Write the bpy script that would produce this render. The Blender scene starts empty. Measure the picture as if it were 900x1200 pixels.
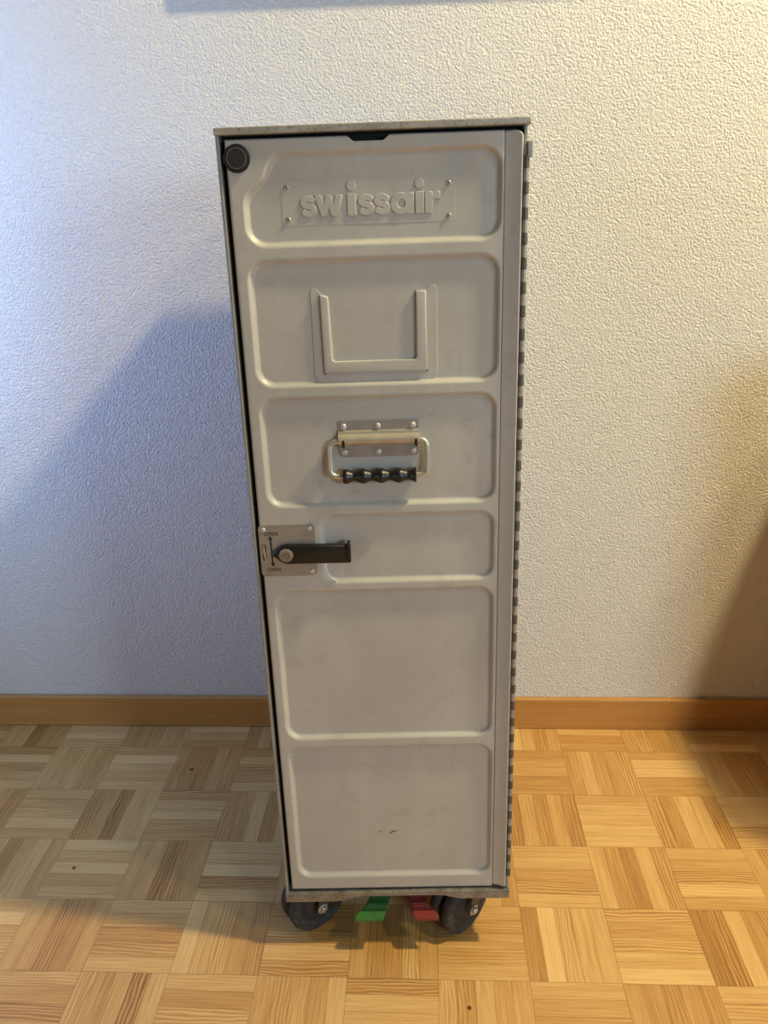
import bpy, bmesh, math, random
import numpy as np
from mathutils import Matrix, Vector
random.seed(7)
rng = np.random.default_rng(7)
S = bpy.context.scene
COL = S.collection
PI = math.pi

# ------------------------------------------------------------------ measures (metres)
CAM = (0.03827, -0.82472, 0.9515); YAW = -0.05265; PITCH = 0.35968; ROLL = -0.02455; FPX = 935.71
ZB = 0.0904; TYAW = 0.034; LEAN = 0.01493; TROLL = -0.0095
OX, OY, SQ = -0.42702, 0.06741, 0.12028
BASE_Y = 0.495; WALL_Y = 0.507; BASE_H = 0.067

def srgb(r, g, b):
    f = lambda c: (c/255/12.92) if c/255 <= .04045 else ((c/255+.055)/1.055)**2.4
    return (f(r), f(g), f(b), 1)

# ------------------------------------------------------------------ materials
def mat(name):
    m = bpy.data.materials.new(name); m.use_nodes = True
    nt = m.node_tree; b = nt.nodes['Principled BSDF']
    return m, nt, b
def N(nt, t, **kw):
    n = nt.nodes.new(t)
    for k, v in kw.items():
        if k in n.inputs.keys(): n.inputs[k].default_value = v
        else: setattr(n, k, v)
    return n
def L(nt, a, b): nt.links.new(a, b)
def ramp(nt, fac, stops):
    r = nt.nodes.new('ShaderNodeValToRGB'); e = r.color_ramp.elements
    e[0].position, e[0].color = stops[0]; e[1].position, e[1].color = stops[-1]
    for p, c in stops[1:-1]:
        q = e.new(p); q.color = c
    L(nt, fac, r.inputs['Fac']); return r.outputs['Color']
def math_n(nt, op, a, b=None, c=None):
    n = nt.nodes.new('ShaderNodeMath'); n.operation = op
    for i, v in enumerate((a, b, c)):
        if v is None: continue
        if hasattr(v, 'links'): L(nt, v, n.inputs[i])
        else: n.inputs[i].default_value = v
    return n.outputs[0]
def mixc(nt, fac, a, b, mode='MIX'):
    n = nt.nodes.new('ShaderNodeMix'); n.data_type = 'RGBA'; n.blend_type = mode
    for s, v in ((n.inputs[0], fac), (n.inputs[6], a), (n.inputs[7], b)):
        if hasattr(v, 'links'): L(nt, v, s)
        else: s.default_value = v
    return n.outputs[2]

def metal_mat(name, c1, c2, metallic, rough, bump=.0, scale=30, streak=None, dirt=None):
    m, nt, b = mat(name)
    tc = N(nt, 'ShaderNodeTexCoord')
    mp = N(nt, 'ShaderNodeMapping'); L(nt, tc.outputs['Object'], mp.inputs['Vector'])
    if streak: mp.inputs['Scale'].default_value = streak
    n1 = N(nt, 'ShaderNodeTexNoise', Scale=scale, Detail=5.0, Roughness=.6); L(nt, mp.outputs[0], n1.inputs['Vector'])
    col = ramp(nt, n1.outputs['Fac'], [(.3, c1), (.7, c2)])
    if dirt:
        n3 = N(nt, 'ShaderNodeTexNoise', Scale=scale*4.3, Detail=6.0, Roughness=.75); L(nt, tc.outputs['Object'], n3.inputs['Vector'])
        f = ramp(nt, n3.outputs['Fac'], [(.52, (0,0,0,1)), (.66, (1,1,1,1))])
        col = mixc(nt, f, col, dirt)
    L(nt, col, b.inputs['Base Color'])
    b.inputs['Metallic'].default_value = metallic
    r = N(nt, 'ShaderNodeMapRange'); L(nt, n1.outputs['Fac'], r.inputs[0])
    r.inputs['To Min'].default_value = rough-.07; r.inputs['To Max'].default_value = rough+.07
    L(nt, r.outputs[0], b.inputs['Roughness'])
    if bump:
        n2 = N(nt, 'ShaderNodeTexNoise', Scale=scale*6, Detail=3.0); L(nt, tc.outputs['Object'], n2.inputs['Vector'])
        bp = N(nt, 'ShaderNodeBump', Strength=bump, Distance=.0006); L(nt, n2.outputs['Fac'], bp.inputs['Height'])
        L(nt, bp.outputs[0], b.inputs['Normal'])
    return m
def plain(name, c, rough, metallic=0.0, bump=.15, scale=120, var=.12):
    c2 = tuple(min(1, x*(1+var)) for x in c[:3])+(1,); c1 = tuple(x*(1-var) for x in c[:3])+(1,)
    return metal_mat(name, c1, c2, metallic, rough, bump, scale)

# plaster wall: rough roller-thrown texture
def wall_mat():
    m, nt, b = mat('white_roughcast_plaster')
    tc = N(nt, 'ShaderNodeTexCoord'); P = tc.outputs['Object']
    warp = N(nt, 'ShaderNodeTexNoise', Scale=200.0, Detail=2.0); L(nt, P, warp.inputs['Vector'])
    add = N(nt, 'ShaderNodeVectorMath', operation='MULTIPLY_ADD')
    L(nt, warp.outputs['Color'], add.inputs[0]); add.inputs[1].default_value = (.0045, .0045, .0045); L(nt, P, add.inputs[2])
    v = N(nt, 'ShaderNodeTexVoronoi', feature='SMOOTH_F1', Scale=WALL_VS); v.inputs['Smoothness'].default_value = .55
    L(nt, add.outputs[0], v.inputs['Vector'])
    n1 = N(nt, 'ShaderNodeTexNoise', Scale=330.0, Detail=4.0, Roughness=.55, Distortion=.6); L(nt, add.outputs[0], n1.inputs['Vector'])
    n2 = N(nt, 'ShaderNodeTexNoise', Scale=60.0, Detail=2.0); L(nt, P, n2.inputs['Vector'])
    h = math_n(nt, 'ADD', math_n(nt, 'MULTIPLY', v.outputs['Distance'], -1.0), math_n(nt, 'MULTIPLY', n1.outputs['Fac'], 1.3))
    h = math_n(nt, 'ADD', h, math_n(nt, 'MULTIPLY', n2.outputs['Fac'], .5))
    bp = N(nt, 'ShaderNodeBump', Strength=.85, Distance=.0024); L(nt, h, bp.inputs['Height'])
    L(nt, bp.outputs[0], b.inputs['Normal'])
    b.inputs['Base Color'].default_value = (.80, .775, .73, 1)
    b.inputs['Roughness'].default_value = .85
    b.inputs['Specular IOR Level'].default_value = .25
    return m
WALL_VS = 290.0

def wood_nodes(nt, u_v, seed, tone, dark, mid, light, hue):
    """grain along u; u_v vector socket (metres)"""
    sx = N(nt, 'ShaderNodeSeparateXYZ'); L(nt, u_v, sx.inputs[0])
    sd = math_n(nt, 'MULTIPLY', seed, 37.0)
    def coord(su, sv):
        c = N(nt, 'ShaderNodeCombineXYZ')
        L(nt, math_n(nt, 'MULTIPLY', sx.outputs[0], su), c.inputs[0])
        L(nt, math_n(nt, 'MULTIPLY', sx.outputs[1], sv), c.inputs[1])
        L(nt, sd, c.inputs[2]); return c.outputs[0]
    fib = N(nt, 'ShaderNodeTexNoise', Scale=1.0, Detail=4.0, Roughness=.65); L(nt, coord(14, 520), fib.inputs['Vector'])
    broad = N(nt, 'ShaderNodeTexNoise', Scale=1.0, Detail=2.0); L(nt, coord(6, 55), broad.inputs['Vector'])
    wob = N(nt, 'ShaderNodeTexNoise', Scale=1.0, Detail=2.0); L(nt, coord(9, 34), wob.inputs['Vector'])
    ph = math_n(nt, 'ADD', math_n(nt, 'MULTIPLY', sx.outputs[1], 1250.0), math_n(nt, 'MULTIPLY', wob.outputs['Fac'], 22.0))
    ring = math_n(nt, 'MULTIPLY_ADD', math_n(nt, 'SINE', ph), .5, .5)
    ringw = math_n(nt, 'MULTIPLY', math_n(nt, 'POWER', ring, 1.6), math_n(nt, 'MULTIPLY', hue, .44))
    t = math_n(nt, 'ADD', math_n(nt, 'MULTIPLY', tone, .62), math_n(nt, 'MULTIPLY', fib.outputs['Fac'], .78))
    t = math_n(nt, 'ADD', t, math_n(nt, 'MULTIPLY', broad.outputs['Fac'], .35))
    t = math_n(nt, 'SUBTRACT', t, ringw)
    t = math_n(nt, 'SUBTRACT', t, .22)
    return ramp(nt, t, [(.05, dark), (.5, mid), (.95, light)]), fib.outputs['Fac'], ring

def floor_mat():
    m, nt, b = mat('oak_mosaic_parquet')
    at = N(nt, 'ShaderNodeAttribute', attribute_name='strip'); sp = N(nt, 'ShaderNodeSeparateColor'); L(nt, at.outputs['Color'], sp.inputs[0])
    uv = N(nt, 'ShaderNodeUVMap', uv_map='grain')
    col, fib, ring = wood_nodes(nt, uv.outputs[0], sp.outputs[2], sp.outputs[0], srgb(148, 97, 46), srgb(198, 149, 85), srgb(233, 193, 129), sp.outputs[1])
    # three small brown knots in the wood
    geo = N(nt, 'ShaderNodeNewGeometry')
    k = None
    for (x, y, r) in KNOTS:
        d = N(nt, 'ShaderNodeVectorMath', operation='DISTANCE'); L(nt, geo.outputs['Position'], d.inputs[0]); d.inputs[1].default_value = (x, y, 0)
        f = N(nt, 'ShaderNodeMapRange', interpolation_type='SMOOTHSTEP'); L(nt, d.outputs['Value'], f.inputs[0])
        f.inputs['From Min'].default_value = r; f.inputs['From Max'].default_value = r*.45
        k = f.outputs[0] if k is None else math_n(nt, 'MAXIMUM', k, f.outputs[0])
    col = mixc(nt, k, col, srgb(86, 44, 18))
    L(nt, col, b.inputs['Base Color'])
    r = N(nt, 'ShaderNodeMapRange'); L(nt, fib, r.inputs[0]); r.inputs['To Min'].default_value = .46; r.inputs['To Max'].default_value = .36
    L(nt, r.outputs[0], b.inputs['Roughness'])
    b.inputs['Specular IOR Level'].default_value = .45
    bp = N(nt, 'ShaderNodeBump', Strength=.12, Distance=.0006); L(nt, fib, bp.inputs['Height']); L(nt, bp.outputs[0], b.inputs['Normal'])
    return m
def base_mat():
    m, nt, b = mat('varnished_oak_baseboard')
    tc = N(nt, 'ShaderNodeTexCoord'); mp = N(nt, 'ShaderNodeMapping'); L(nt, tc.outputs['Object'], mp.inputs[0])
    sx = N(nt, 'ShaderNodeSeparateXYZ'); L(nt, mp.outputs[0], sx.inputs[0])
    c = N(nt, 'ShaderNodeCombineXYZ'); L(nt, math_n(nt, 'MULTIPLY', sx.outputs[0], .35), c.inputs[0]); L(nt, math_n(nt, 'MULTIPLY', sx.outputs[2], .6), c.inputs[1])
    v1 = N(nt, 'ShaderNodeValue'); v1.outputs[0].default_value = .31
    v2 = N(nt, 'ShaderNodeValue'); v2.outputs[0].default_value = .45
    v3 = N(nt, 'ShaderNodeValue'); v3.outputs[0].default_value = .15
    col, fib, ring = wood_nodes(nt, c.outputs[0], v1.outputs[0], v2.outputs[0], srgb(140, 92, 44), srgb(186, 132, 68), srgb(206, 156, 90), v3.outputs[0])
    L(nt, col, b.inputs['Base Color']); b.inputs['Roughness'].default_value = .42
    return m
KNOTS = [(0.093, -0.092, .004), (-0.512, .127, .004), (-0.39, .365, .005), (0.66, .235, .005)]

M_PAINT = metal_mat('worn_beige_grey_enamel', (.45, .435, .405, 1), (.545, .53, .50, 1), .06, .47, .10, 9, (1, 1, .4), (.455, .44, .41, 1))
M_ALU = metal_mat('worn_brushed_aluminium', (.36, .35, .32, 1), (.50, .48, .44, 1), .45, .5, .25, 60, (1, 1, 1), (.22, .205, .18, 1))
M_SIDE = metal_mat('dull_aluminium_side_sheet', (.27, .26, .24, 1), (.36, .35, .325, 1), .4, .55, .1, 25)
M_BRACKET = metal_mat('galvanised_steel', (.38, .38, .40, 1), (.47, .47, .49, 1), .65, .38, .1, 40)
M_CHROME = plain('polished_steel', (.60, .58, .55), .34, .8, .0)
M_RIVET = plain('pale_aluminium_rivet', (.60, .59, .57), .45, .45, .0)
M_ROD = metal_mat('matt_nickel_rod', (.58, .56, .50, 1), (.70, .68, .62, 1), .75, .36, .1, 60)
M_BRASS = metal_mat('warm_worn_steel', (.50, .45, .36, 1), (.62, .56, .46, 1), .5, .38, .1, 60)
M_PLATE = metal_mat('brushed_latch_steel', (.36, .35, .335, 1), (.44, .43, .41, 1), .6, .42, .1, 20, (1, 1, 14))
M_BLACK = plain('black_rubber', (.007, .007, .007), .6)
M_DARK = plain('black_gasket', (.006, .006, .006), .8)
M_KNOB = plain('charcoal_plastic', (.020, .019, .019), .6)
M_RING = plain('grey_ring', (.24, .235, .22), .4, .3)
M_LEVER = plain('black_lever_enamel', (.010, .010, .010), .36, 0, .25, 60)
M_INK = plain('black_print', (.02, .018, .016), .7, 0, 0)
M_HUBG = plain('dark_grey_wheel_disc', (.045, .043, .041), .5)
M_TYRE = plain('dusty_grey_tyre', (.062, .057, .052), .8, 0, .4, 150, .4)
M_FORK = plain('blackened_steel_fork', (.10, .097, .09), .42, .6)
for m_ in (M_TYRE, M_HUBG): m_.node_tree.nodes['Principled BSDF'].inputs['Specular IOR Level'].default_value = .2
M_GREEN = plain('green_enamel', (.045, .165, .04), .38, 0, .3, 40, .2)
M_RED = plain('red_enamel', (.22, .035, .03), .40, 0, .3, 40, .2)
M_KNUD = metal_mat('dark_hinge_steel', (.095, .088, .075, 1), (.15, .14, .12, 1), .5, .5, .2, 120)
M_KNUL = metal_mat('pale_hinge_steel', (.30, .29, .27, 1), (.42, .40, .37, 1), .4, .5, .2, 120)
M_FRAME = plain('black_picture_frame', (.05, .04, .03), .4)
M_WALL = wall_mat(); M_FLOOR = floor_mat(); M_BASE = base_mat()

# ------------------------------------------------------------------ mesh helpers
def obj(name, bm, m, parent=None, smooth=None, loc=None):
    me = bpy.data.meshes.new(name)
    if smooth is not None:
        for f in bm.faces: f.smooth = True
        for e in bm.edges:
            if len(e.link_faces) == 2 and e.calc_face_angle(0) > math.radians(smooth): e.smooth = False
    bm.to_mesh(me); bm.free()
    for k in (m if isinstance(m, (list, tuple)) else [m]): me.materials.append(k)
    o = bpy.data.objects.new(name, me); COL.objects.link(o)
    if parent is not None: o.parent = parent
    if loc: o.location = loc
    return o
def box(bm, x0, x1, y0, y1, z0, z1, bev=0, seg=2):
    r = bmesh.ops.create_cube(bm, size=1)
    vs = r['verts']
    for v in vs: v.co = Vector(((x0+x1)/2+v.co.x*(x1-x0), (y0+y1)/2+v.co.y*(y1-y0), (z0+z1)/2+v.co.z*(z1-z0)))
    if bev:
        es = list({e for v in vs for e in v.link_edges})
        bmesh.ops.bevel(bm, geom=es, offset=bev, segments=seg, affect='EDGES', profile=.5)
def inset(pts, d):
    """move a polygon's sides inward by d (mitred)"""
    n = len(pts); area2 = sum(pts[i][0]*pts[(i+1) % n][1]-pts[(i+1) % n][0]*pts[i][1] for i in range(n)); sg = 1 if area2 > 0 else -1
    out = []
    for i in range(n):
        (ax, az), (bx, bz), (cx, cz) = pts[i-1], pts[i], pts[(i+1) % n]
        l1 = math.hypot(bx-ax, bz-az) or 1e-9; l2 = math.hypot(cx-bx, cz-bz) or 1e-9
        n1 = (-(bz-az)/l1*sg, (bx-ax)/l1*sg); n2 = (-(cz-bz)/l2*sg, (cx-bx)/l2*sg)
        k = max(.35, 1+n1[0]*n2[0]+n1[1]*n2[1])
        out.append((bx+d*(n1[0]+n2[0])/k, bz+d*(n1[1]+n2[1])/k))
    return out
def prism(bm, pts, y0, y1, bev=0, seg=3):
    """polygon in (x,z); back at y0, front at y1 (y1<y0), front rim rounded by bev"""
    rings = [[(x, y0, z) for x, z in pts]]
    if bev:
        for k in range(seg+1):
            t = .5*PI*k/seg
            rings.append([(x, y1+bev*(1-math.sin(t)), z) for x, z in inset(pts, bev*(1-math.cos(t)))])
    else: rings.append([(x, y1, z) for x, z in pts])
    V = [[bm.verts.new(p) for p in r] for r in rings]
    n = len(pts); F = [bm.faces.new(V[-1]), bm.faces.new(V[0][::-1])]
    for a, b in zip(V, V[1:]):
        for i in range(n): F.append(bm.faces.new((b[i], a[i], a[(i+1) % n], b[(i+1) % n])))
    bmesh.ops.recalc_face_normals(bm, faces=F)
def rrect(x0, x1, z0, z1, r, n=6):
    if not isinstance(r, (list, tuple)): r = (r,)*4      # bl br tr tl
    out = []
    for (cx, cz, a0, rr) in ((x0+r[0], z0+r[0], PI, r[0]), (x1-r[1], z0+r[1], 1.5*PI, r[1]), (x1-r[2], z1-r[2], 0, r[2]), (x0+r[3], z1-r[3], .5*PI, r[3])):
        if rr <= 1e-6: out.append((cx, cz)); continue
        for i in range(n+1):
            a = a0+.5*PI*i/n; out.append((cx+rr*math.cos(a), cz+rr*math.sin(a)))
    return out
def lathe(bm, prof, M=Matrix.Identity(4), n=40, cap=True):
    """profile (r, h) along local z"""
    rings = []
    for r, h in prof:
        if r < 1e-7: rings.append([bm.verts.new(M @ Vector((0, 0, h)))])
        else: rings.append([bm.verts.new(M @ Vector((r*math.cos(2*PI*i/n), r*math.sin(2*PI*i/n), h))) for i in range(n)])
    for a, b in zip(rings, rings[1:]):
        for i in range(n):
            j = (i+1) % n
            if len(a) == 1 and len(b) == 1: continue
            if len(a) == 1: bm.faces.new((a[0], b[i], b[j]))
            elif len(b) == 1: bm.faces.new((a[i], b[0], a[j]))
            else: bm.faces.new((a[i], b[i], b[j], a[j]))
    if cap:
        for rg in (rings[0], rings[-1]):
            if len(rg) > 2: bm.faces.new(rg)
    bmesh.ops.recalc_face_normals(bm, faces=bm.faces[:])
FRONT = Matrix.Rotation(PI/2, 4, 'X')          # local z -> -y (towards the viewer)
def at(x, y, z, R=FRONT): return Matrix.Translation((x, y, z)) @ R
def tube(bm, path, r, n=14):
    path = [Vector(p) for p in path]; rings = []
    up = Vector((0, 1, 0))
    for i, p in enumerate(path):
        t = (path[min(i+1, len(path)-1)]-path[max(i-1, 0)]).normalized()
        a = t.cross(up).normalized(); b = t.cross(a)
        rings.append([bm.verts.new(p+r*(a*math.cos(2*PI*k/n)+b*math.sin(2*PI*k/n))) for k in range(n)])
    for a, b in zip(rings, rings[1:]):
        for k in range(n): bm.faces.new((a[k], a[(k+1) % n], b[(k+1) % n], b[k]))
    bm.faces.new(rings[0]); bm.faces.new(rings[-1][::-1])
    bmesh.ops.recalc_face_normals(bm, faces=bm.faces[:])
def round_path(pts, r, n=7):
    pts = [Vector(p) for p in pts]; out = [pts[0]]
    for a, b, c in zip(pts, pts[1:], pts[2:]):
        d1 = (a-b).normalized(); d2 = (c-b).normalized()
        p0 = b+d1*r; p1 = b+d2*r
        for i in range(n+1):
            t = i/n; out.append(p0*(1-t)**2+b*2*t*(1-t)+p1*t*t)
    out.append(pts[-1]); return out
def tag(o, label=None, cat=None, kind=None, group=None):
    if label: o['label'] = label
    if cat: o['category'] = cat
    if kind: o['kind'] = kind
    if group: o['group'] = group
    return o
def curve_mesh(cu, name, m, parent, loc):
    """a 2D outline or a text turned into a mesh standing in the x-z plane"""
    t = bpy.data.objects.new('tmp', cu); COL.objects.link(t)
    dg = bpy.context.evaluated_depsgraph_get(); dg.update()
    me = bpy.data.meshes.new_from_object(t.evaluated_get(dg))
    bpy.data.objects.remove(t)
    me.transform(Matrix.Translation(loc) @ FRONT); me.name = name
    me.materials.clear(); me.materials.append(m)
    o = bpy.data.objects.new(name, me); COL.objects.link(o); o.parent = parent
    return o

# ------------------------------------------------------------------ the room
def grid_floor():
    bm = bmesh.new(); uvl = bm.loops.layers.uv.new('grain'); cl = bm.loops.layers.float_color.new('strip')
    x_lo, x_hi, y_lo, y_hi = -1.9, 1.9, -2.6, WALL_Y
    i0 = math.floor((x_lo-OX)/SQ); i1 = math.ceil((x_hi-OX)/SQ); j0 = math.floor((y_lo-OY)/SQ); j1 = math.ceil((y_hi-OY)/SQ)
    g = .00016; w = SQ/5
    def quad(x0, x1, y0, y1, vert, col):
        y1 = min(y1, y_hi)
        if y1-y0 < .001: return
        vs = [bm.verts.new(p) for p in ((x0, y0, 0), (x1, y0, 0), (x1, y1, 0), (x0, y1, 0))]
        f = bm.faces.new(vs)
        for l in f.loops:
            x, y = l.vert.co.x, l.vert.co.y
            l[uvl].uv = ((y, x-x0) if vert else (x, y-y0)); l[cl] = col
    for i in range(i0, i1):
        for j in range(j0, j1):
            vert = (i+j) % 2 == 0
            bx, by = OX+i*SQ, OY+j*SQ
            sq_tone = random.gauss(0, .07)
            for k in range(5):
                tone = min(1, max(0, random.gauss(.5, .17)+sq_tone+(-.05 if vert else .05)))  # crosswise strips toned lighter, the grain's directional sheen put into the colour
                col = (tone, random.random()**2.2, random.random(), 1)
                if vert: quad(bx+k*w+g, bx+(k+1)*w-g, by+g*1.4, by+SQ-g*1.4, True, col)
                else: quad(bx+g*1.4, bx+SQ-g*1.4, by+k*w+g, by+(k+1)*w-g, False, col)
    # dark joints: a closed slab just under the strips
    r = bmesh.ops.create_cube(bm, size=1)
    for v in r['verts']: v.co = Vector(((x_lo+x_hi)/2+v.co.x*(x_hi-x_lo+.3), (y_lo+y_hi)/2+v.co.y*(y_hi-y_lo), -.0312+v.co.z*.06))
    for f in {f for v in r['verts'] for f in v.link_faces}: f.material_index = 1
    return obj('floor', bm, [M_FLOOR, plain('dark_parquet_joint', (.13, .075, .033), .8, 0, 0)])
tag(grid_floor(), kind='structure')
bm = bmesh.new(); box(bm, -2.0, 2.0, WALL_Y, WALL_Y+.12, 0, 2.6)
tag(obj('wall_back', bm, M_WALL), kind='structure')
bm = bmesh.new(); box(bm, -2.0, 2.0, BASE_Y, WALL_Y, 0.0003, BASE_H, .0022)
tag(obj('baseboard_back', bm, M_BASE), kind='structure')

# unseen left wall and open window frame, added to house the blue side light
bm = bmesh.new()
for b in ((-1.34, -1.22, -.36, WALL_Y, 0, .70), (-1.34, -1.22, -.36, WALL_Y, 1.30, 2.6), (-1.34, -1.22, -.36, -.08, .70, 1.30), (-1.34, -1.22, .38, WALL_Y, .70, 1.30)): box(bm, *b)
tag(obj('added_wall_left', bm, plain('low_bounce_blue_grey', (.20, .22, .25), .85, 0, .3, 200)), kind='structure')  # added wall kept dark so it bounces little light
bm = bmesh.new()
for b in ((-1.33, -1.21, -.08, .38, .70, .725), (-1.33, -1.21, -.08, .38, 1.275, 1.30), (-1.33, -1.21, -.08, -.05, .725, 1.275), (-1.33, -1.21, .35, .38, .725, 1.275)): box(bm, *b, .002)
tag(obj('added_window_frame', bm, plain('white_window_paint', (.72, .71, .69), .4, 0, 0)), kind='structure')

# ------------------------------------------------------------------ the trolley
root = bpy.data.objects.new('galley_trolley', None); COL.objects.link(root)
Rt = (Matrix.Rotation(TYAW, 4, 'Z') @ Matrix.Rotation(TROLL, 4, 'Y') @ Matrix.Rotation(-LEAN, 4, 'X'))
RM = Matrix.Translation((0, 0, ZB)) @ Rt @ Matrix.Translation((0, 0, -ZB))
root.matrix_world = RM
tag(root, 'tall narrow grey metal airline galley trolley on black castors by the white wall', 'trolley')
RI = RM.inverted()
mm = .001
D = .405

# body shell
def part(name, m, *boxes, bev=.0008, parent=root):
    bm = bmesh.new()
    for b in boxes: box(bm, *b, bev)
    return obj(name, bm, m, parent)
part('side_panel', M_SIDE, (-.1495, -.1462, -.001, D, .094, 1.025))
part('side_panel', M_SIDE, (.1462, .1495, .003, D, .094, 1.025))
part('back_panel', M_SIDE, (-.146, .146, D-.003, D, .094, 1.024))
part('top_panel', M_ALU, (-.1502, .1518, -.0045, D, 1.0245, 1.0312), bev=.0012)
part('base_panel', M_FORK, (-.146, .146, .002, D, .0895, .094))
o = part('door_gasket', M_DARK, (-.1460, .1440, .0135, .0175, .0985, 1.0238)); 
# bottom frame rail with a raised middle
rail = [(-.150, .0835), (-.083, .0835), (-.073, .085), (-.056, .0905), (-.046, .0915), (.052, .0915), (.064, .0905), (.080, .086), (.090, .085), (.150, .085),
        (.150, .0990), (.060, .0990), (-.060, .0980), (-.150, .0975)]
bm = bmesh.new(); prism(bm, rail, .010, -.004, .0008); obj('bottom_rail', bm, metal_mat('grimy_aluminium_rail', (.20, .195, .185, 1), (.36, .35, .33, 1), .5, .45, .25, 60, (1, 1, 1), (.10, .095, .085, 1)), root)

# door: one pressed sheet with six sunken panels
PANELS = [(-128, 126, 921.5, 1009, 21), (-130, 125, 780.5, 910, 20), (-130, 124, 646, 770, 19), (-73, 123.5, 552, 637, 17), (-131, 124, 339.5, 544, 19), (-131, 125, 121.5, 328.5, 19)]
SEAL = (-130.3, 1004.0)
def depth(X, Z):
    h = np.zeros_like(X)
    for i, (x0, x1, z0, z1, r) in enumerate(PANELS):
        cx, cz, hx, hz = (x0+x1)/2, (z0+z1)/2, (x1-x0)/2, (z1-z0)/2
        qx = np.abs(X-cx)-hx+r; qz = np.abs(Z-cz)-hz+r
        d = np.hypot(np.maximum(qx, 0), np.maximum(qz, 0))+np.minimum(np.maximum(qx, qz), 0)-r
        if i == 0:
            dc = 28.0-np.hypot(X-SEAL[0], Z-SEAL[1]); k = 16.0
            m = np.clip(.5+.5*(d-dc)/k, 0, 1); d = dc*(1-m)+d*m+k*m*(1-m)
        t = np.clip(-d/4.9, 0, 1)
        h = np.maximum(h, 5.2*(.45*t+.55*t*t*(3-2*t)))
    return h
def sheet(name, xs, ztop, zbot, yfun, back, m, parent, ang=40, nz=720):
    nx = len(xs); T = np.linspace(0, 1, nz)
    X = np.repeat(xs[None, :], nz, 0)
    zt = np.array([ztop(x) for x in xs])
    Z = zbot+T[:, None]*(zt[None, :]-zbot)
    Y = yfun(X, Z)
    V = np.stack([X, Y, Z], -1).reshape(-1, 3)*mm
    idx = np.arange(nx*nz).reshape(nz, nx)
    F = np.stack([idx[:-1, :-1], idx[:-1, 1:], idx[1:, 1:], idx[1:, :-1]], -1).reshape(-1, 4)
    # rim folded back
    loop = np.concatenate([idx[0, :], idx[1:, -1], idx[-1, -2::-1], idx[-2:0:-1, 0]])
    B = V[loop].copy(); B[:, 1] = back*mm
    nb = np.arange(len(loop))+len(V)
    l2 = np.roll(loop, -1); n2 = np.roll(nb, -1)
    F2 = np.stack([loop, nb, n2, l2], -1)
    V = np.concatenate([V, B]); F = np.concatenate([F, F2])
    me = bpy.data.meshes.new(name); me.vertices.add(len(V)); me.vertices.foreach_set('co', V.ravel())
    me.loops.add(F.size); me.loops.foreach_set('vertex_index', F.ravel().astype(np.int32))
    me.polygons.add(len(F)); me.polygons.foreach_set('loop_start', np.arange(0, F.size, 4, dtype=np.int32))
    me.polygons.foreach_set('use_smooth', np.concatenate([np.ones(len(F)-len(F2), bool), np.zeros(len(F2), bool)]))
    me.update(calc_edges=True); me.validate()
    me.materials.append(m)
    o = bpy.data.objects.new(name, me); COL.objects.link(o); o.parent = parent
    return o
def notch(x):
    a = max(0, min(1, (x+25)/9)); b = max(0, min(1, (19-x)/9)); f = min(a, b); f = f*f*(3-2*f)
    return 1020.8-5.2*f
def door_y(X, Z):
    y = depth(X, Z)
    # soft rolled outer edges
    e = np.minimum(X+141.2, np.minimum(Z-101.5, 1020.8-Z)); y = y+1.4*np.clip(1-e/2.0, 0, 1)**2
    y = y+.10*np.sin(X/31+1.0)*np.sin(Z/47)+.06*np.sin(X/17+Z/29)
    return y
door = sheet('door', np.linspace(-141.2, 127.2, 246), notch, 101.5, door_y, 13, M_PAINT, root)
def strip_y(X, Z):
    t = np.clip((X-128)/17.2, 0, 1); y = .6-6.0*t**1.4+3.0*np.clip((X-143.2)/1.8, 0, 1)**2
    y = y+1.0*np.clip(1-(X-127.6)/1.4, 0, 1)**2
    e = np.minimum(Z-103.5, 1020-Z); y = y+1.2*np.clip(1-e/2.0, 0, 1)**2
    return y
def strip_top(x):
    return 1020.3-(0 if x < 137 else 9*(1-math.sqrt(max(0, 1-((x-137)/8.4)**2))))
sheet('door_edge_strip', np.linspace(127.7, 145.0, 30), strip_top, 103.5, strip_y, 13, M_PAINT, door, nz=360)

# two small scuffs low on the door
for pts in ([(-23, 188.5), (-21, 191.5), (-18.5, 193), (-16, 193), (-18.3, 192.2), (-20.4, 190.6)], [(-9, 188), (-6, 190.2), (-3.5, 192.2), (1, 192.8), (4.5, 192.2), (.5, 191.6), (-2.6, 190.2), (-5, 188.6)]):
    bm = bmesh.new(); prism(bm, [(x*mm, z*mm) for x, z in pts], .0056, .00498); obj('scuff_mark', bm, plain('grey_scuff', (.12, .105, .10), .7, 0, 0), door)

# round black stop at the top left corner
bm = bmesh.new(); lathe(bm, [(.0128, 0), (.0130, .0022), (.0122, .0036), (.0096, .0040), (.0094, .0030), (0, .0030)], at(SEAL[0]*mm, 0.001, SEAL[1]*mm), 56)
knob = obj('door_bumper', bm, M_BLACK, root, 35); knob['label'] = 'round black rubber bumper'
bm = bmesh.new(); lathe(bm, [(.0091, 0), (.0091, .0012), (.0086, .0016), (0, .0016)], at(SEAL[0]*mm, -.0022, SEAL[1]*mm), 48)
obj('bumper_cap', bm, M_KNOB, knob, 35)
bm = bmesh.new()
lathe(bm, [(.0095, 0), (.0095, .0014), (.0090, .0014), (.0090, 0)], at(SEAL[0]*mm, -.0025, SEAL[1]*mm), 48, cap=False); obj('bumper_ring', bm, M_RING, knob, 35)

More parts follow.
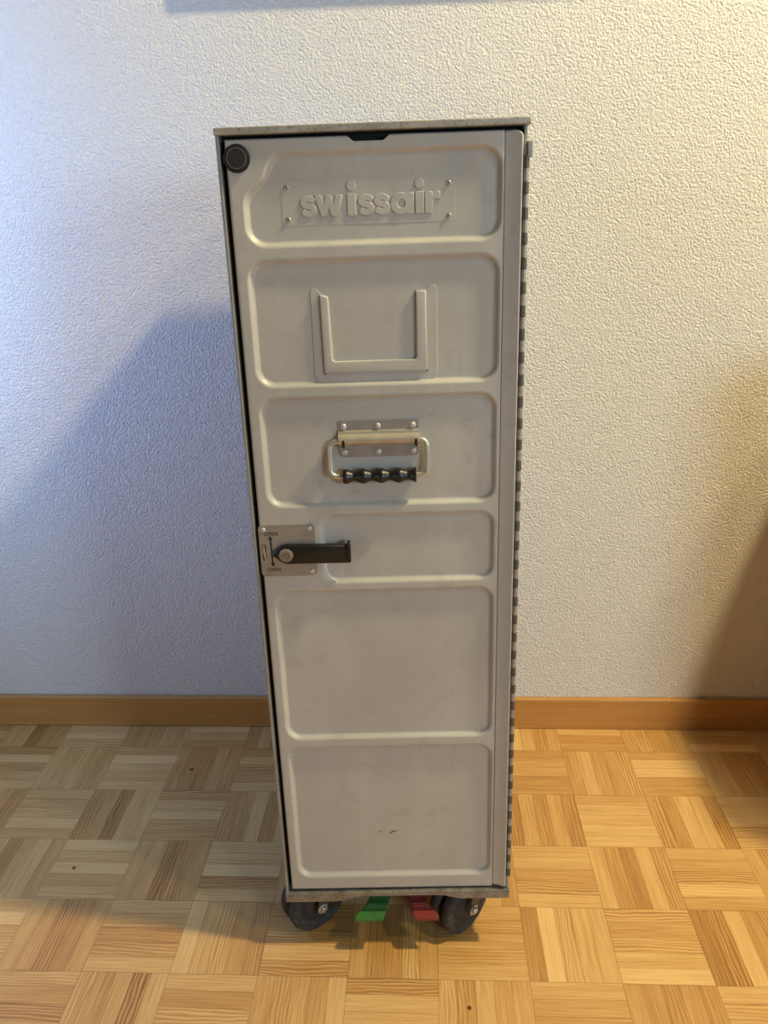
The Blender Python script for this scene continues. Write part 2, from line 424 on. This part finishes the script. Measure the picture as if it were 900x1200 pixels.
def rivet(name, x, z, y, r, h, m, parent, hole=False):
    bm = bmesh.new(); r *= mm; h *= mm
    prof = [(r, 0), (r*.98, h*.35), (r*.8, h*.78), (r*.45, h), (0, h*1.02)]
    if hole: prof = [(r, 0), (r*.98, h*.35), (r*.8, h*.8), (r*.55, h), (r*.4, h*.95), (r*.36, h*.3), (0, h*.3)]
    lathe(bm, prof, at(x*mm, y*mm, z*mm), 20)
    return obj(name, bm, m, parent, 60)

# name plate with raised lettering
FL = 5.2      # depth of the panel floors
bm = bmesh.new(); prism(bm, [(x*mm, z*mm) for x, z in rrect(-91, 80, 941, 983, 2.5)], .0056, .00492, .0001)
plate = obj('name_plate', bm, M_PAINT, root)
for x, z in ((-85, 977), (-85, 947), (74, 976), (74, 946)): rivet('rivet', x, z, 4.8, 2.5, 1.5, M_CHROME, plate, True)
def outline(name, loops, x, z, parent, y=4.9):
    cu = bpy.data.curves.new('o', 'CURVE'); cu.dimensions = '2D'; cu.fill_mode = 'BOTH'
    cu.extrude = .0005; cu.bevel_depth = .0007; cu.bevel_resolution = 3; cu.offset = -.0003
    for pts in loops:
        s = cu.splines.new('POLY'); s.points.add(len(pts)-1); s.use_cyclic_u = True
        for p, (a, b) in zip(s.points, pts): p.co = (a*mm, b*mm, 0, 1)
    return curve_mesh(cu, name, M_PAINT, parent, (x*mm, y*mm, z*mm))
def catmull(P, n=8):
    P = [np.array(p, float) for p in P]; P = [2*P[0]-P[1]]+P+[2*P[-1]-P[-2]]; out = []
    for a, b, c, d in zip(P, P[1:], P[2:], P[3:]):
        for i in range(n):
            t = i/n; out.append(.5*((2*b)+(c-a)*t+(2*a-5*b+4*c-d)*t*t+(3*b-a-3*c+d)*t**3))
    out.append(P[-2]); return out
def letter_s(w, h, t):
    C = [(.97, .80), (.72, .96), (.45, 1.0), (.16, .92), (.06, .73), (.22, .58), (.52, .50), (.82, .42), (.97, .25), (.84, .07), (.52, 0), (.22, .04), (0.0, .19)]
    C = catmull([(t/2+a*(w-t), t/2+b*(h-t)) for a, b in C], 6)
    l, r = [], []
    for i, p in enumerate(C):
        d = C[min(i+1, len(C)-1)]-C[max(i-1, 0)]; d = d/np.hypot(*d); n = np.array((-d[1], d[0]))
        l.append(tuple(p+n*t/2)); r.append(tuple(p-n*t/2))
    return [l+r[::-1]]
def circ(cx, cy, r, n=32, a0=0, a1=2*PI): return [(cx+r*math.cos(a0+(a1-a0)*i/n), cy+r*math.sin(a0+(a1-a0)*i/n)) for i in range(n)]
def letter_a(w, h, sw):
    R = h/2+.4; cx = R; cy = h/2; xs = w-sw
    ang = math.acos(max(-1, min(1, (xs-cx)/R)))
    arc = [(cx+R*math.cos(ang+(2*PI-2*ang)*i/40), cy+R*math.sin(ang+(2*PI-2*ang)*i/40)) for i in range(41)]
    out = [(w, 0), (w, h), (xs, h)]+arc+[(xs, 0)]
    return [out, circ(cx+.6, cy, R-5.6, 28)[::-1]]
BZ = 949.2; XH = 19.0
outline('letter', letter_s(16.8, XH, 5.3), -73, BZ, plate)
outline('letter', [[(0, XH), (6.4, XH), (8.9, 8.0), (11.4, XH), (16, XH), (18.5, 8.0), (21, XH), (27.2, XH), (21.2, 0), (16.2, 0), (13.7, 9), (11.1, 0), (6.1, 0)][::-1]], -58, BZ, plate)
for x in (-25.8, 41.2):
    outline('letter', [rrect(0, 8.0, 0, XH+.6, .4, 2), circ(4.0, 27.2, 4.4)], x, BZ, plate)
outline('letter', letter_s(16.8, XH, 5.3), -16, BZ, plate)
outline('letter', letter_s(16.8, XH, 5.3), -.3, BZ, plate)
outline('letter', letter_a(22.6, XH, 7.0), 16.6, BZ, plate)
outline('letter', [[(0, 0), (7.2, 0), (7.2, 9.2), (7.9, 11.8), (9.6, 13.2), (12, 13.4), (14.3, 12.6), (14.3, 19.4), (11.5, 19.4), (9.2, 18.2), (7.2, 15.4), (7.2, XH), (0, XH)]], 50.6, BZ, plate)

# card holder: flat flange with a raised U channel
fl = [(-68.5, 792), (-67, 787.5), (-63, 784), (-58, 783), (51, 783), (56.5, 784.3), (60, 788), (61.2, 793), (61.4, 876.5), (60.2, 880.2), (57, 881.6), (53.6, 880), (50, 876), (40, 876), (40, 806), (-47, 806), (-50, 872), (-57, 875), (-61.5, 880), (-65, 881.2), (-68, 879)]
bm = bmesh.new(); prism(bm, [(x*mm, z*mm) for x, z in fl], .0062, .0044, .0005)
holder = obj('card_holder', bm, M_PAINT, root)
ch = [(-57.6, 794), (50.4, 794.5), (50.2, 875.5), (40.0, 875), (39.4, 811.5)]+[(36.0+3.4*math.cos(t), 809.7+3.4*math.sin(t)-.0) for t in (-.1, -.5, -.9, -1.3)]+[(-45.2-3.4*math.sin(t), 809.7-3.4*math.cos(t)) for t in (.25, .65, 1.05, 1.45)]+[(-49.6, 870), (-51, 872.6), (-58.6, 874)]
bm = bmesh.new(); prism(bm, [(x*mm, z*mm) for x, z in ch], .0048, .0012, .0016, 4)
obj('retaining_channel', bm, M_PAINT, holder, 50)
for x, z in ((-57.4, 793.2), (50.6, 794)):
    bm = bmesh.new(); lathe(bm, [(.0009, 0), (.0009, .0003), (0, .0003)], at(x*mm, .0043, z*mm), 12); obj('pin_hole', bm, M_DARK, holder)

# folding carry handle
bm = bmesh.new(); prism(bm, [(x*mm, z*mm) for x, z in rrect(-47, 41, 701.5, 742, (6, 6, 1.5, 1.5))], .0058, .0038, .0006)
bracket = obj('carry_handle', bm, M_BRACKET, root); bracket['label'] = 'folding steel carry handle with black grip'
bm = bmesh.new()
half = [(-47+0, 0)]
prof = [(731.5, 4.0), (730.6, 2.6), (729.4, 2.2), (727.6, 1.9), (726.6, -1.2), (724.6, -3.6), (722, -4.4), (719, -3.8), (716.2, -1.4), (714.2, 2.2), (713.2, 4.2)]
prev = None
for x in (-46.8, 40.8):
    ring = [bm.verts.new((x*mm, y*mm, z*mm)) for z, y in prof]
    if prev:
        for i in range(len(prof)-1): bm.faces.new((prev[i], prev[i+1], ring[i+1], ring[i]))
    bm.faces.new(ring if prev is None else ring[::-1]); prev = ring
bmesh.ops.recalc_face_normals(bm, faces=bm.faces[:])
obj('pivot_sleeve', bm, M_BRASS, bracket, 50)
for x in (-41.5, 37):
    bm = bmesh.new(); prism(bm, [(a*mm, b*mm) for a, b in rrect(x-1.4, x+1.4, 713.8, 722.5, 1.3)], .002, -.0046, .0004); obj('slot', bm, M_DARK, bracket)
for x in (-41, -4, 34):
    for z in (735.6, 707): rivet('rivet', x, z, 3.9, 3.5, 2.0, M_RIVET, bracket)
bm = bmesh.new()
tube(bm, round_path([(-.040, -.0005, .7205), (-.0565, -.0012, .7205), (-.0565, -.0032, .6815), (.0495, -.0032, .6815), (.0495, -.0012, .7205), (.034, -.0005, .7205)], .0095, 9), .0029, 16)
obj('bail', bm, M_ROD, bracket, 60)
bm = bmesh.new(); pr = []
for i in range(81):
    x = -43.5+i; r = 6.9+1.55*math.cos(2*PI*(x+41)/19.6)
    if i < 3: r = 7.4+.3*i*(3-i)
    if i > 76: r = 8.2 if i > 77 else 7.3
    pr.append((r*mm, x*mm))
lathe(bm, [(0, pr[0][1])]+pr+[(0, pr[-1][1])], Matrix.Translation((0, -.0032, .6815)) @ Matrix.Rotation(PI/2, 4, 'Y'), 28)
obj('grip', bm, M_LEVER, bracket, 50)

# door latch
bm = bmesh.new(); prism(bm, [(x*mm, z*mm) for x, z in rrect(-142.6, -78.6, 563.5, 626.5, 5)], .0006, -.0012, .0004)
latch = obj('latch_plate', bm, M_PLATE, root); latch['label'] = 'steel latch plate with black turning lever'
for x, z in ((-137, 620.5), (-84.8, 620.8), (-84.6, 569)): rivet('rivet', x, z, -1.1, 3.0, 1.2, M_RIVET, latch)
lev = [(-129.5, 593), (-124, 597.5), (-117.5, 602.2), (-112, 603.4), (-96, 603), (-40.5, 602), (-39, 600.5), (-39, 582), (-40.5, 580.4), (-96, 580.6), (-112, 580.6), (-117.5, 582.8), (-124, 588.5)]
bm = bmesh.new(); prism(bm, [(x*mm, z*mm) for x, z in lev][::-1], -.0015, -.0082, .0020, 3)
lever = obj('lever', bm, M_LEVER, latch, 40)
bm = bmesh.new(); prism(bm, [(x*mm, z*mm) for x, z in rrect(-42.8, -39.2, 582, 606.5, 1.0)], -.003, -.0108, .0008); obj('lever_lip', bm, M_LEVER, latch)
bm = bmesh.new(); lathe(bm, [(.0080, 0), (.0079, .0012), (.0068, .0019), (.0040, .0020), (.0036, .0012), (.0016, .0012), (.0014, .0022), (0, .0024)], at(-.1122, -.0080, .5920), 32)
b_ = obj('pivot_screw', bm, metal_mat('tan_worn_screw', (.22, .19, .15, 1), (.36, .31, .25, 1), .5, .5, .2, 80), latch, 45)
bm = bmesh.new(); prism(bm, [(x*mm, z*mm) for x, z in rrect(-139.6, -135.2, 583, 603, 2.1)], -.0008, -.00135, .0001); obj('indicator_slot', bm, M_DARK, latch)
bm = bmesh.new(); prism(bm, [(-.1376, .5835), (-.1358, .5840), (-.1362, .5930), (-.1368, .6015), (-.1386, .6020), (-.1392, .5950)], -.0012, -.0022, .0004); obj('indicator_pin', bm, M_CHROME, latch)
bm = bmesh.new(); prism(bm, [(x*mm, z*mm) for x, z in [(-129.9, 580), (-128.2, 580), (-128.4, 609), (-126.9, 609), (-129.7, 613.5), (-132.3, 609), (-130.4, 609), (-130.0, 594.5)]], -.0011, -.00145); obj('arrow_print', bm, M_INK, latch)
bm = bmesh.new(); prism(bm, [(x*mm, z*mm) for x, z in [(-131.2, 580.2), (-128.8, 575.5), (-126.0, 580.2)]], -.0011, -.00145); obj('arrow_print', bm, M_INK, latch)
def word(txt, x, z, size, parent, y, m, off=.00008):
    cu = bpy.data.curves.new('t', 'FONT'); cu.body = txt; cu.size = size; cu.extrude = .00012; cu.offset = off; cu.align_x = 'CENTER'
    cu.space_character = 1.12
    return curve_mesh(cu, 'lettering', m, parent, (x*mm, y*mm, z*mm))
word('OPEN', -128.6, 613.8, .0058, latch, -1.25, M_INK)
word('OPEN', -128.2, 570.0, .0058, latch, -1.25, M_INK)
bm = bmesh.new()
for k in range(3):
    cx = -136.6+k*2.5
    lo = [(cx+1.5*math.cos(a)+.5*math.sin(a), 566.4+1.7*math.sin(a)) for a in [2*PI*i/18 for i in range(18)]]
    li = [(cx+1.1*math.cos(a)+.35*math.sin(a), 566.4+1.3*math.sin(a)) for a in [2*PI*i/18 for i in range(18)]]
    vo = [bm.verts.new((x*mm, -.00135, z*mm)) for x, z in lo]; vi = [bm.verts.new((x*mm, -.00135, z*mm)) for x, z in li]
    for i in range(18):
        j = (i+1) % 18; bm.faces.new((vo[i], vo[j], vi[j], vi[i]))
obj('maker_mark', bm, plain('faint_grey_print', (.24, .23, .22), .6, .3, 0), latch)

# piano hinge down the right edge
hinge = part('hinge', M_KNUL, (.1456, .1492, -.002, .012, .104, 1.012))
dk, lt = None, None
def knuckle(z0, z1, m, r):
    bm = bmesh.new(); lathe(bm, [(r*.9, z0*mm), (r, z0*mm+.0003), (r, z1*mm-.0003), (r*.9, z1*mm)], Matrix.Translation((.1482, -.0016, 0)), 20)
    return obj('knuckle', bm, m, hinge, 40)
k0 = 992.0
for i in range(38):
    z = k0-23.35*i
    if i == 0: dk = knuckle(z-5.6, z+5.6, M_KNUD, .0030); lt = knuckle(z-17.4, z-5.9, M_KNUL, .0026)
    else:
        for src in (dk, lt):
            if src is lt and i == 37: continue
            c = src.copy(); COL.objects.link(c); c.parent = hinge; c.location = (0, 0, -23.35*i*mm)
lug = part('hinge_lug', M_KNUL, (.1490, .1535, -.005, .002, .996, 1.010), bev=.0006, parent=hinge)

# castors (built upright on the floor, then hung under the trolley)
def castor(wx, wy, ang, R=.043, dist=.0225):
    """wheel pair: axle direction n points to the viewer's right; wx, wy centre between the wheels on the floor"""
    n = Vector((math.cos(ang), -math.sin(ang), 0)); t = Vector((math.sin(ang), math.cos(ang), 0))
    B = Matrix(((n.x, t.x, 0, wx), (n.y, t.y, 0, wy), (0, 0, 1, 0), (0, 0, 0, 1)))     # x axle, y rolling, z up
    AX = Matrix.Translation((0, 0, R)) @ Matrix.Rotation(PI/2, 4, 'Y')
    def put(o):
        o.data.transform(RI @ B); o.data.update(); return o
    bm = bmesh.new()
    # fork: two tapering cheeks, a crown and the swivel plate
    for s in (dist+.003, -dist-.003):
        pts = [(-.009, R-.004), (-.005, R-.009), (.003, R-.010), (.008, R-.006), (.011, R+.004), (.034, .082), (.034, .0885), (.004, .0885)]
        vs1 = [bm.verts.new((s-.0013, y, z)) for y, z in pts]; vs2 = [bm.verts.new((s+.0013, y, z)) for y, z in pts]
        bm.faces.new(vs1); bm.faces.new(vs2[::-1])
        for i in range(len(pts)):
            j = (i+1) % len(pts); bm.faces.new((vs1[i], vs2[i], vs2[j], vs1[j]))
    box(bm, -dist-.003, dist+.003, .006, .036, .0868, .0885, .0005)
    lathe(bm, [(.017, .0880), (.017, .0905)], Matrix.Translation((0, .024, 0)), 24)
    bmesh.ops.recalc_face_normals(bm, faces=bm.faces[:])
    f = put(obj('castor', bm, M_FORK, root)); 
    for s in (-1, 1):
        bm = bmesh.new(); c = s*.0108; hw = .0085
        prof = [(.0, c-hw+.002), (.022, c-hw+.002), (.0245, c-hw+.004), (.028, c-hw+.003), (R-.006, c-hw), (R-.002, c-hw+.0015), (R, c-hw*.45), (R, c+hw*.45), (R-.002, c+hw-.0015), (R-.006, c+hw), (.028, c+hw-.003), (.0245, c+hw-.004), (.022, c+hw-.002), (0, c+hw-.002)]
        lathe(bm, prof, AX, 48)
        for fc in bm.faces:
            ce = fc.calc_center_median(); rr = math.hypot(ce.y, ce.z-R)
            fc.material_index = 1 if rr < .027 else 0
        w = put(obj('wheel', bm, [M_TYRE, M_HUBG], f, 40))
    bm = bmesh.new()
    lathe(bm, [(.0075, dist+.0042), (.0075, dist+.0055), (.0048, dist+.0058), (.0048, dist+.0085), (.004, dist+.0092), (0, dist+.0092)], AX, 18)
    b = put(obj('axle_bolt', bm, M_CHROME, f, 40))
    return f
castor(-.122, .040, math.radians(52))
castor(.085, .040, math.radians(44))
castor(-.105, .350, math.radians(20))
castor(.105, .350, math.radians(20))

# foot pedals for the brake: green and red
def pedal(name, m, x0, x1, side, label):
    """x0,x1 tread span at its front edge; side -1 splays left"""
    bm = bmesh.new()
    sec = [(-.0122, .0580, x0, x1), (-.0105, .0612, x0, x1), (-.003, .0625, x0-side*.003, x1-side*.003), (.003, .0628, x0-side*.006+.003, x1-side*.007-.002), (.006, .0675, x0-side*.009+.005, x1-side*.010-.004),
           (.018, .0690, x0-side*.013+.006, x1-side*.014-.005), (.021, .0735, x0-side*.015+.006, x1-side*.016-.005), (.050, .0820, x0-side*.022+.007, x1-side*.022-.006), (.085, .0885, x0-side*.03+.007, x1-side*.03-.006)]
    th = .0038; rows = []
    for y, z, a, b in sec:
        rows.append([bm.verts.new((a, y, z)), bm.verts.new((b, y, z)), bm.verts.new((b, y+.001, z-th)), bm.verts.new((a, y+.001, z-th))])
    for p, q in zip(rows, rows[1:]):
        for i in range(4):
            j = (i+1) % 4; bm.faces.new((p[i], p[j], q[j], q[i]))
    bm.faces.new(rows[0]); bm.faces.new(rows[-1][::-1])
    bmesh.ops.recalc_face_normals(bm, faces=bm.faces[:])
    bmesh.ops.bevel(bm, geom=bm.edges[:], offset=.0012, segments=2, affect='EDGES')
    o = obj(name, bm, m, root, 50); o['label'] = label
pedal('brake_pedal', M_GREEN, -.0575, -.0195, -1, 'green brake release pedal')
pedal('brake_pedal', M_RED, .0225, .0555, 1, 'red brake pedal')

# a framed picture hangs above (only its shadow reaches the photograph)
PIC = True
if PIC:
    pr_ = bpy.data.objects.new('picture_frame', None); COL.objects.link(pr_); pr_.location = (.064, WALL_Y, 1.264)
    tag(pr_, 'dark framed picture hanging on the white wall just above the trolley', 'picture')
    w, h, d = .35, .50, .022
    bm = bmesh.new()
    for b in ((-w, w, -d, -.001, 0, .025), (-w, w, -d, -.001, h-.025, h), (-w, -w+.025, -d, -.001, .025, h-.025), (w-.025, w, -d, -.001, .025, h-.025)): box(bm, *b, .0015)
    obj('frame', bm, M_FRAME, pr_)
    bm = bmesh.new(); box(bm, -w+.024, w-.024, -.012, -.002, .024, h-.024); obj('mount_board', bm, plain('off_white_board', (.7, .68, .62), .8, 0, 0), pr_)

# an unseen cabinet of invented form, added to shade the foot of the wall
cab = bpy.data.objects.new('shade_cabinet', None); COL.objects.link(cab); cab.location = (.99, .30, 0)
tag(cab, 'unseen low oak cabinet added right of the trolley to shade the wall', 'cabinet')
part('body', M_BASE, (-.26, .26, -.185, .185, .05, .74), bev=.003, parent=cab)
part('cabinet_top', M_BASE, (-.27, .27, -.195, .19, .7405, .76), bev=.003, parent=cab)
for sx in (-1, 1):
    dr = part('door', M_BASE, (sx*.128-.126, sx*.128+.126, -.203, -.1855, .06, .73), bev=.002, parent=cab)
    part('handle', M_CHROME, (sx*.03-.005, sx*.03+.005, -.220, -.2035, .30, .40), bev=.002, parent=dr)
    for y in (-.15, .15): part('leg', M_BASE, (sx*.22-.02, sx*.22+.02, y-.02, y+.02, .0005, .0495), bev=.002, parent=cab)

# ------------------------------------------------------------------ light
def point(name, loc, e, col, r):
    l = bpy.data.lights.new(name, 'POINT'); l.energy = e; l.color = col; l.shadow_soft_size = r
    o = bpy.data.objects.new(name, l); COL.objects.link(o); o.location = loc; return o
def area(name, loc, target, e, col, sx, sy):
    l = bpy.data.lights.new(name, 'AREA'); l.shape = 'RECTANGLE'; l.size = sx; l.size_y = sy; l.energy = e; l.color = col
    o = bpy.data.objects.new(name, l); COL.objects.link(o); o.location = loc
    o.rotation_euler = (Vector(target)-Vector(loc)).to_track_quat('-Z', 'Y').to_euler(); return o
WARM = (1.0, .83, .45); COOL = (.58, .78, 1.0)
point('ceiling_lamp_bulb', (1.15, -.16, 2.36), 176, WARM, .07)
point('warm_door_fill', (1.6, -1.0, 2.4), 42, (1.0, .83, .46), .10)  # added warm fill for the upper door, no second lamp known
area('window_daylight', (2.2, -2.5, 1.3), (-.2, .5, .6), 40, (.60, .82, 1.0), .75, .8)
area('left_daylight_fill', (-1.2, .15, 1.0), (-.7, .5, 1.1), 11, (.23, .45, 1.0), .3, .5)  # area light added to carry blue daylight from the left
area('low_left_fill', (-1.9, -1.9, .42), (-.6, .5, 1.0), 5.0, (1.0, .93, .90), .6, .6)  # added low fill lifting the shaded left wall, no doorway known
wd = bpy.data.worlds.new('World'); S.world = wd; wd.use_nodes = True
bg = wd.node_tree.nodes['Background']; bg.inputs[0].default_value = (1.0, .82, .66, 1); bg.inputs[1].default_value = .04

# ------------------------------------------------------------------ camera
cd = bpy.data.cameras.new('Camera'); cam = bpy.data.objects.new('Camera', cd); COL.objects.link(cam)
cy, sy, cp, sp = math.cos(YAW), math.sin(YAW), math.cos(PITCH), math.sin(PITCH)
f = Vector((sy*cp, cy*cp, -sp)); r = Vector((cy, -sy, 0)); u = r.cross(f)
cr, sr = math.cos(ROLL), math.sin(ROLL)
R_ = cr*r+sr*u; U_ = -sr*r+cr*u
cam.matrix_world = Matrix(((R_.x, U_.x, -f.x, CAM[0]), (R_.y, U_.y, -f.y, CAM[1]), (R_.z, U_.z, -f.z, CAM[2]), (0, 0, 0, 1)))
cd.sensor_fit = 'VERTICAL'; cd.sensor_height = 24; cd.lens = FPX*24/1200; cd.clip_start = .01
S.camera = cam
S.view_settings.view_transform = 'Standard'; S.view_settings.look = 'None'; S.view_settings.exposure = 0; S.view_settings.gamma = 1
S.view_settings.use_curve_mapping = False
